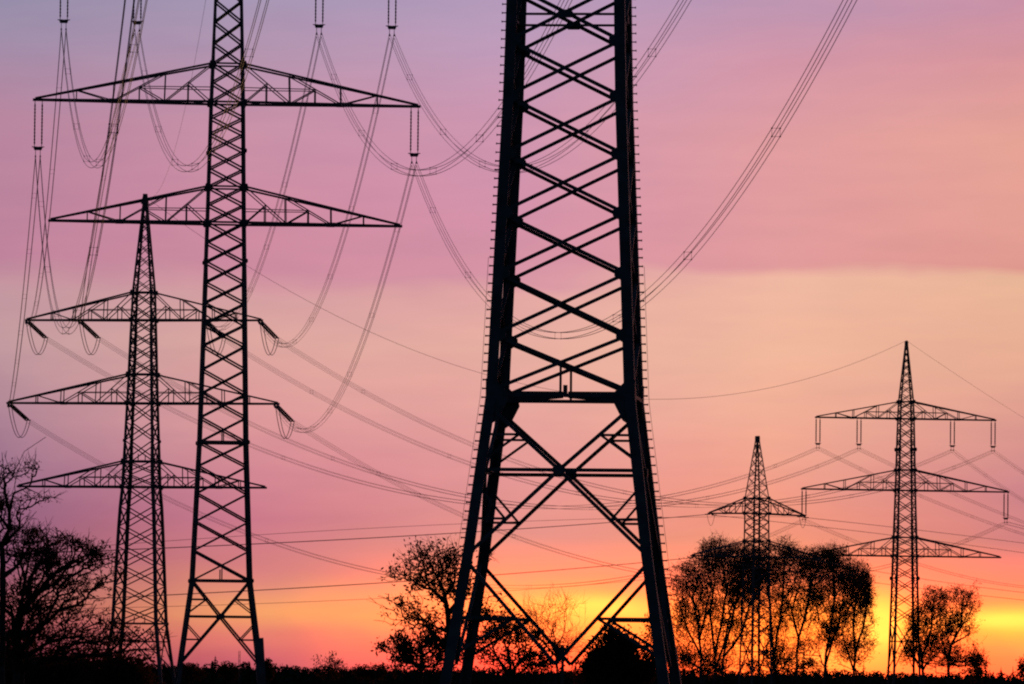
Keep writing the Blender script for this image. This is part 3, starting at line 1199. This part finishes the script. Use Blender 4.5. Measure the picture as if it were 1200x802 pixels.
# left edge: a bare-topped tree and a dense one
tree('tree', 'bare branched tree at the left edge reaching highest with leafless twigs', 'tree', 'trees at the left edge', 245, 4,
     [[(4, 830), (3, 760), (4, 700), (2, 640), (11, 600), (5, 560), (2, 530)], [(11, 600), (16, 578), (30, 572), (48, 580)], [(5, 560), (20, 548), (30, 530), (55, 513)], [(4, 620), (-20, 570)], [(3, 680), (30, 650), (52, 640)], [(2, 640), (20, 622), (44, 600)]],
     [(22, 550, 26, 14, .5), (8, 590, 26, 24, .7), (-30, 600, 40, 60, 1.0), (45, 582, 22, 8, .25), (14, 622, 34, 20, .9), (35, 640, 36, 18, 1.0), (0, 560, 14, 30, .3)], 520, 1500, 0.055, 0.013, 3, twigs=3, twig_len=.45, spread=.12)
tree('tree', 'broad leafy tree at the lower left with branches reaching the left pylon', 'tree', 'trees at the left edge', 265, 22,
     [[(22, 840), (20, 770), (24, 720), (30, 680), (36, 650)], [(24, 720), (60, 675), (98, 652), (125, 650)], [(20, 770), (75, 748), (130, 738)], [(24, 740), (-10, 690), (-40, 650)], [(28, 700), (50, 650), (62, 625)], [(22, 750), (70, 715), (104, 700)], [(30, 690), (75, 668), (92, 625)]],
     [(30, 650, 42, 20, 1.2), (52, 628, 28, 10, .5), (62, 655, 48, 16, 1.2), (100, 640, 26, 8, .45), (116, 655, 30, 12, .8), (60, 685, 52, 22, 1.9), (100, 695, 34, 14, .5), (25, 715, 45, 34, 2.6), (75, 722, 50, 20, 1.3), (40, 755, 62, 26, 3.0), (100, 755, 46, 20, 1.3), (128, 672, 20, 16, .2), (130, 735, 44, 16, .45), (165, 752, 38, 22, .3), (-50, 690, 70, 80, 3.0)],
     2600, 7000, 0.08, 0.015, 5, twigs=3, twig_len=.4, spread=.14)
tree('bush', 'low dark bush at the bottom left corner under the leafy tree', 'bush', 'trees at the left edge', 300, 60,
     [[(60, 835), (60, 790)]], [(20, 790, 60, 38, 3), (95, 792, 60, 28, 2.4), (150, 796, 36, 24, 1.0)], 700, 16000, 0.12, 0.014, 8, twigs=1, twig_len=.3, spread=.28)
# behind the near pylon
tree('tree', 'open autumn tree behind the left leg of the near pylon with clumps of leaves', 'tree', 'trees behind the near pylon', 420, 526,
     [[(526, 815), (526, 760), (525, 720), (519, 690), (505, 660), (498, 645)], [(525, 720), (545, 690), (556, 665)], [(526, 745), (500, 728), (470, 718)], [(522, 705), (500, 685), (485, 672)]],
     [(500, 660, 34, 26, 2.0), (530, 655, 26, 28, 1.3), (512, 690, 40, 20, 1.8), (472, 668, 18, 14, .4), (470, 715, 30, 22, 1.0), (500, 728, 28, 14, .7), (545, 700, 26, 30, .9), (560, 735, 28, 26, .9), (578, 720, 18, 26, .5), (572, 650, 14, 7, .12)],
     900, 3400, 0.125, 0.018, 11, twigs=3, twig_len=.6, spread=.27, power=2.3)
tree('tree', 'lower leafy tree at the left foot of the near pylon', 'tree', 'trees behind the near pylon', 450, 494,
     [[(494, 815), (494, 770), (495, 735)], [(494, 770), (470, 760), (455, 758)], [(494, 768), (520, 752), (530, 742)]],
     [(495, 748, 30, 16, 1.6), (475, 762, 32, 12, 1.4), (515, 760, 32, 16, 1.6), (540, 755, 24, 22, 1.0), (450, 757, 14, 6, .3), (494, 776, 56, 8, 1.6)],
     520, 4200, 0.125, 0.018, 12, twigs=2, twig_len=.4, spread=.24)
tree('bush', 'scraggy leafy thicket between the legs of the near pylon, left side', 'bush', 'trees behind the near pylon', 470, 598,
     [[(598, 815), (598, 775), (590, 750)], [(598, 785), (620, 765), (635, 752)], [(598, 785), (575, 760), (566, 740)]],
     [(580, 735, 28, 30, 1.0), (605, 750, 32, 26, 1.4), (632, 760, 26, 18, 1.0), (600, 774, 60, 10, 1.3), (650, 768, 16, 12, .4)],
     620, 4300, 0.12, 0.018, 13, twigs=2, twig_len=.45, spread=.22)
tree('bare_tree', 'fine bare twigged tree in front of the yellow glow between the pylon legs', 'tree', 'trees behind the near pylon', 620, 652,
     [[(652, 812), (652, 770), (650, 745)], [(652, 775), (630, 745)], [(652, 775), (676, 748)]],
     [(650, 728, 40, 30, 1.4), (625, 725, 26, 24, .8), (665, 750, 30, 22, .7)],
     460, 300, 0.09, 0.014, 14, twigs=4, twig_len=1.5, spread=.3)
tree('bush', 'solid dark domed bush between the right leg and the middle of the near pylon', 'bush', 'trees behind the near pylon', 520, 722,
     [[(722, 812), (722, 785), (722, 770)]],
     [(721, 776, 26, 26, 3.5), (721, 760, 24, 22, 2.2), (702, 784, 24, 18, 2.2), (744, 785, 24, 18, 2.2), (722, 795, 46, 22, 2.5)], 1500, 17000, 0.17, 0.016, 15, twigs=1, twig_len=.5, spread=.3)
tree('bush', 'small leafy bush close behind the right leg of the near pylon', 'bush', 'trees behind the near pylon', 560, 765,
     [[(765, 812), (765, 785), (764, 765)]], [(763, 750, 14, 22, 1.2), (775, 770, 22, 16, 1.4), (760, 735, 8, 12, .25)], 260, 2100, 0.11, 0.016, 16, twigs=2, twig_len=.4, spread=.25)

GB = 'birches in front of the yellow glow'
DB = 960
bir = [
    ('leftmost birch of the row, partly hidden by the right leg of the near pylon', 818,
     [[(822, 815), (822, 770), (818, 730), (812, 700)], [(822, 770), (806, 740), (798, 712)], [(820, 745), (828, 710), (834, 690)], [(822, 790), (800, 765), (788, 740)]],
     [(812, 680, 30, 26, 2.2), (834, 662, 24, 24, 1.5), (796, 700, 20, 30, 1.2), (796, 745, 18, 34, 1.2), (820, 722, 26, 30, 1.1), (828, 760, 24, 28, 1.0), (815, 710, 34, 40, 1.2)]),
    ('birch with a rounded top, second from the left in the row', 845,
     [[(836, 815), (838, 770), (846, 730), (852, 690), (846, 655)], [(838, 770), (832, 720), (838, 680)], [(838, 780), (850, 750), (856, 720)]],
     [(842, 648, 24, 19, 1.8), (858, 668, 28, 26, 2.2), (838, 690, 26, 22, 1.4), (848, 725, 26, 26, .9), (842, 765, 24, 20, .8), (852, 700, 32, 40, 1.2)]),
    ('birch with slender leaning trunk just left of the small pylon', 862,
     [[(845, 815), (848, 770), (858, 725), (866, 690), (872, 660)], [(848, 775), (870, 740), (878, 710)]],
     [(872, 656, 24, 18, 1.7), (882, 674, 28, 24, 2.2), (868, 698, 22, 20, 1.3), (866, 740, 26, 34, 1.3), (878, 690, 26, 40, 1.0)]),
    ('thick stemmed birch just right of the small pylon with a dark top', 905,
     [[(908, 815), (906, 760), (903, 720), (900, 680)], [(907, 775), (914, 730), (918, 690), (920, 655)], [(906, 760), (896, 725), (890, 700)], [(908, 790), (918, 760), (922, 735)]],
     [(900, 660, 26, 24, 2.2), (921, 646, 16, 18, 1.6), (916, 676, 28, 24, 2.4), (902, 704, 24, 20, 1.4), (908, 742, 20, 32, 1.5), (918, 768, 18, 18, .8), (908, 700, 32, 44, 1.2)]),
    ('birch forking low into two slender stems near the middle of the row', 936,
     [[(933, 815), (934, 765), (936, 748), (946, 710), (952, 680)], [(935, 752), (928, 715), (940, 675)], [(936, 745), (930, 730), (922, 718)]],
     [(942, 662, 24, 21, 1.9), (962, 662, 24, 22, 2.0), (950, 690, 30, 20, 1.7), (936, 722, 26, 22, .7), (940, 760, 26, 18, .6), (948, 705, 34, 36, 1.2)]),
    ('birch with a dark top and a dark low clump, second from the right', 968,
     [[(964, 815), (968, 765), (974, 735), (978, 700), (976, 665)], [(968, 765), (985, 735), (1000, 705)], [(966, 775), (976, 750), (980, 735)]],
     [(974, 654, 22, 16, 1.8), (986, 680, 28, 25, 2.3), (976, 737, 14, 18, 1.6), (966, 704, 24, 18, 1.0), (990, 715, 20, 20, .7), (955, 750, 24, 26, .8), (990, 700, 28, 36, 1.0)]),
    ('rightmost birch of the row with thin drooping foliage', 1002,
     [[(1000, 815), (1002, 770), (1000, 735), (1004, 700)], [(1001, 765), (1012, 735), (1016, 705)], [(1001, 780), (990, 755), (985, 735)]],
     [(1003, 682, 20, 24, 1.7), (1014, 695, 10, 30, 1.1), (1002, 722, 22, 24, 1.0), (1008, 755, 20, 28, .9), (984, 760, 18, 20, .5)]),
]
for i, (lab, px0, tr, bl) in enumerate(bir):
    tree('birch_tree', lab, 'tree', GB, DB + (i * 37) % 60, px0, tr, bl, 2300, 9800, 0.14, 0.020, 40 + i, bark=M_BIRCH, leaf=M_LEAF2,
         twigs=4, twig_len=1.1, spread=.36, power=2.45, max_r=.19, droop=.15, clump=2.6)
tree('bush', 'dark scrub between the trunks of the leftmost birches', 'bush', GB, 1010, 812,
     [[(812, 815), (812, 780)]], [(800, 772, 22, 16, 1.2), (822, 778, 26, 12, 1.2), (848, 780, 24, 9, .8)], 420, 2600, 0.17, 0.02, 81, leaf=M_LEAF2, twigs=3, twig_len=.8, spread=.4)
tree('bush', 'dark scrub round the foot of the thick stemmed birch', 'bush', GB, 1015, 908,
     [[(908, 815), (908, 780)]], [(908, 768, 14, 22, 1.4), (925, 779, 22, 10, .9), (884, 780, 18, 10, .7), (960, 781, 22, 8, .6)], 420, 2900, 0.17, 0.02, 82, leaf=M_LEAF2, twigs=3, twig_len=.8, spread=.4)
GR = 'trees at the foot of the far right pylon'
tree('birch_tree', 'dark clumpy tree hiding the foot of the far right pylon', 'tree', GR, 930, 1082,
     [[(1082, 815), (1080, 770), (1074, 740), (1070, 720)], [(1080, 775), (1092, 735), (1095, 700)]],
     [(1072, 742, 15, 24, 2.2), (1094, 702, 15, 15, 1.8), (1084, 722, 16, 14, .8), (1090, 760, 18, 22, 1.0), (1062, 765, 14, 18, .8), (1105, 730, 18, 34, 1.2), (1085, 745, 26, 34, 1.6), (1098, 772, 30, 12, 1.2)], 1900, 12500, 0.125, 0.019, 60, bark=M_BIRCH, leaf=M_LEAF2, twigs=2, twig_len=.7, spread=.33, max_r=.2)
tree('birch_tree', 'open crowned tree right of the far right pylon with visible limbs', 'tree', GR, 945, 1114,
     [[(1111, 815), (1111, 775), (1115, 755), (1126, 735), (1128, 710)], [(1113, 765), (1103, 745), (1098, 735)], [(1115, 755), (1134, 745), (1138, 730)]],
     [(1126, 700, 16, 16, 1.0), (1118, 725, 24, 20, 1.1), (1134, 730, 14, 24, .8), (1108, 745, 20, 18, .7), (1130, 768, 26, 16, 1.8), (1104, 765, 20, 20, 1.1), (1140, 705, 10, 24, .5), (1120, 720, 26, 34, 1.6), (1142, 772, 16, 10, .8)], 1900, 9500, 0.12, 0.019, 61, bark=M_BIRCH, leaf=M_LEAF2, twigs=2, twig_len=.7, spread=.3, max_r=.2)

# skyline bushes and conifers
def skyline_bush(label, px, top, w, D, seed, leaves=1500, n=160, bare=False):
    z0 = 798
    h = (z0 - top) / 2
    tree('bush', label, 'bush', 'bushes on the skyline', D, px, [[(px, 815), (px, z0 - h)]], [(px, top + h, w / 2, h, 1)], n,
         0 if bare else leaves, 0.3 * D / 1600, 0.03, seed, twigs=3, twig_len=1.2 if bare else .6, spread=.35)


skyline_bush('round bush on the skyline right beside the left pylon foot', 224, 778, 34, 1500, 71)
skyline_bush('small bush on the skyline left of the thin mast', 268, 778, 26, 1520, 72)
skyline_bush('small pointed bush just right of the tall pylon foot', 314, 774, 12, 1520, 73)
skyline_bush('rounded bare bush alone on the skyline between the two big pylons', 385, 768, 36, 1500, 74, bare=False, leaves=700, n=260)
skyline_bush('bush on the skyline left of the conifers at the right edge', 1146, 770, 22, 1450, 75, leaves=1100)
skyline_bush('bush at the right edge of the picture beyond the conifers', 1202, 768, 22, 1450, 76, leaves=1100)
skyline_bush('dark bush filling the skyline beside the left foot of the near pylon', 440, 778, 60, 1400, 77, leaves=2200)


def conifer(label, px, top, D, w, seed, name='conifer'):
    rng = random.Random(seed)
    base = P(px, 795, D)
    base.z = 0
    H = P(px, top, D).z
    R = w * D / F / 2
    root = empty(name, base)
    tag(root, label, 'conifer', 'conifers on the skyline')
    b = MB()
    b.tube([(0, 0, -.1), (0, 0, H * .5), (0, 0, H)], [H * .018, H * .011, 0.02], 6)
    b.build('trunk', M_BARK, root)
    c = MB()
    layers = max(12, int(H * 1.5))
    for i in range(layers):
        t = i / layers
        z = H * (0.08 + 0.9 * t)
        r = R * (1 - t) ** 0.85 * (0.75 + .5 * rng.random())
        m = 9
        for j in range(m):
            a = 2 * math.pi * (j + rng.random()) / m
            rr = r * (0.55 + .6 * rng.random())
            tipp = Vector((math.cos(a) * rr, math.sin(a) * rr, z - rr * .28))
            s_ = Vector((-math.sin(a), math.cos(a), 0)) * rr * .28
            n = len(c.v)
            c.v += [Vector((0, 0, z + .25)), tipp * .7 + Vector((0, 0, z * .3)) + s_, tipp, tipp * .7 + Vector((0, 0, z * .3)) - s_]
            c.f.append((n, n + 1, n + 2, n + 3))
            n = len(c.v)
            c.v += [Vector((0, 0, z + .5)), tipp, tipp * .75 + Vector((0, 0, z * .25 - rr * .25))]
            c.f.append((n, n + 1, n + 2))
    c.build('crown', M_NEEDLE, root)


for i, (px, top, w, D, lab) in enumerate([
        (252, 768, 20, 1500, 'pointed conifer on the skyline between the left pylon and the thin mast'),
        (942, 756, 17, 1300, 'dark conifer among the birch trunks'),
        (1012, 775, 12, 1400, 'small conifer tip below the rightmost birch'),
        (1155, 774, 14, 1400, 'largest of the three small conifers near the right edge'),
        (1173, 781, 12, 1400, 'smallest conifer in the middle of the three near the right edge'),
        (1187, 780, 12, 1400, 'conifer nearest the right edge, beside the bush'),
        (1040, 780, 13, 1400, 'small conifer at the left foot of the far right pylon'),
        (905, 775, 14, 1400, 'small conifer at the foot of the thick stemmed birch')]):
    conifer(lab, px, top, D, w, 90 + i)

# thin far mast and a post
mb = P(280, 795, 1400)
mr = empty('radio_mast', (mb.x, mb.y, 0))
tag(mr, 'thin faint mast standing on the skyline left of the tall pylon foot', 'mast')
mh = P(280, 763, 1400).z
m_ = MB()
for a in range(3):
    t = 2 * math.pi * a / 3
    m_.tube([(math.cos(t) * .28, math.sin(t) * .28, 0), (math.cos(t) * .2, math.sin(t) * .2, mh)], 0.05, 4)
m_.build('shaft', M_GALV, mr)
m_ = MB()
z = 0.4
i = 0
while z < mh - .5:
    t0, t1 = 2 * math.pi * (i % 3) / 3, 2 * math.pi * ((i + 1) % 3) / 3
    m_.bar((math.cos(t0) * .26, math.sin(t0) * .26, z), (math.cos(t1) * .26, math.sin(t1) * .26, z + .35), 0.05)
    z += .35
    i += 1
m_.build('lattice', M_GALV, mr)
pb = P(659, 795, 330)
pt = P(659, 757, 330).z
po = MB()
po.tube([(0, 0, -.2), (0, 0, pt * .5), (0.01, 0, pt)], [.09, .085, .075], 8)
po.tube([(0.01, 0, pt), (0.01, 0, pt + .04)], [.075, .03], 8)
o = po.build('wooden_post', M_POST)
o.location = (pb.x, pb.y, 0)
tag(o, 'short dark post standing at the middle of the near pylon foot', 'post')

# far wood: one mass that closes the horizon
rng = np.random.default_rng(77)
V, Fc = [], []
for row, (D, n, hm) in enumerate(((1750, 420, 6.2), (2100, 420, 7.0), (2600, 420, 8.6))):
    half = 0.12 * D + 60
    xs = np.linspace(-half, half, n)
    ph = rng.random(6) * 6.28
    for x in xs:
        h = hm * (0.82 + 0.10 * math.sin(x / 23 + ph[0]) + 0.07 * math.sin(x / 9 + ph[1]) + rng.normal() * 0.045)
        x_ = x + rng.normal() * .5
        y_ = D + rng.normal() * 12
        con = rng.random() < 0.14
        if con:
            h *= 1.06
        r = (1.3 if con else 1.9) + rng.random() * .6
        m = 90
        t = rng.random(m) ** (0.75 if con else 1.0)
        rr = r * ((1 - t) ** 0.8 if con else np.sqrt(np.clip(1 - (t * 1.25 - .35) ** 2, 0.02, 1)))
        a = rng.random(m) * 6.283
        q = np.sqrt(rng.random(m))
        c = np.stack([x_ + np.cos(a) * rr * q, y_ + np.sin(a) * rr * q, h * t], 1)
        d1 = rng.normal(size=(m, 3))
        d2 = rng.normal(size=(m, 3))
        s_ = (0.32 + 0.35 * (1 - t))[:, None]
        d1 = d1 / np.linalg.norm(d1, axis=1)[:, None] * s_
        d2 = d2 / np.linalg.norm(d2, axis=1)[:, None] * s_
        n0 = len(V)
        vv = np.stack([c - d1, c - d2, c + d1, c + d2], 1).reshape(-1, 3)
        V.extend(vv.tolist())
        Fc.extend([(n0 + 4 * j, n0 + 4 * j + 1, n0 + 4 * j + 2, n0 + 4 * j + 3) for j in range(m)])
# undergrowth ribs that close the gaps low down
for D in (1780, 2150, 2650):
    half = 0.12 * D + 60
    x = -half
    while x < half:
        h = (2.2 + rng.random() * 1.6) * D / 1780
        n0 = len(V)
        yy = D + rng.normal() * 5
        V.extend([(x, yy, -.1), (x + 4.5, yy + 3, -.1), (x + 4.2, yy + 3, h), (x + 2, yy + 1, h * 1.25), (x + .3, yy, h)])
        Fc.append((n0, n0 + 1, n0 + 2, n0 + 3, n0 + 4))
        V.extend([(x, yy, -.1), (x + 3, yy + 6, -.1), (x + 2, yy + 6, h)])
        Fc.append((n0 + 5, n0 + 6, n0 + 7))
        x += 3.2
me = bpy.data.meshes.new('distant_wood')
me.from_pydata(V, [], Fc)
me.materials.append(M_WOOD)
w = link('distant_wood', me)
tag(w, 'low dark belt of far woodland closing the horizon', 'woodland', kind='stuff')
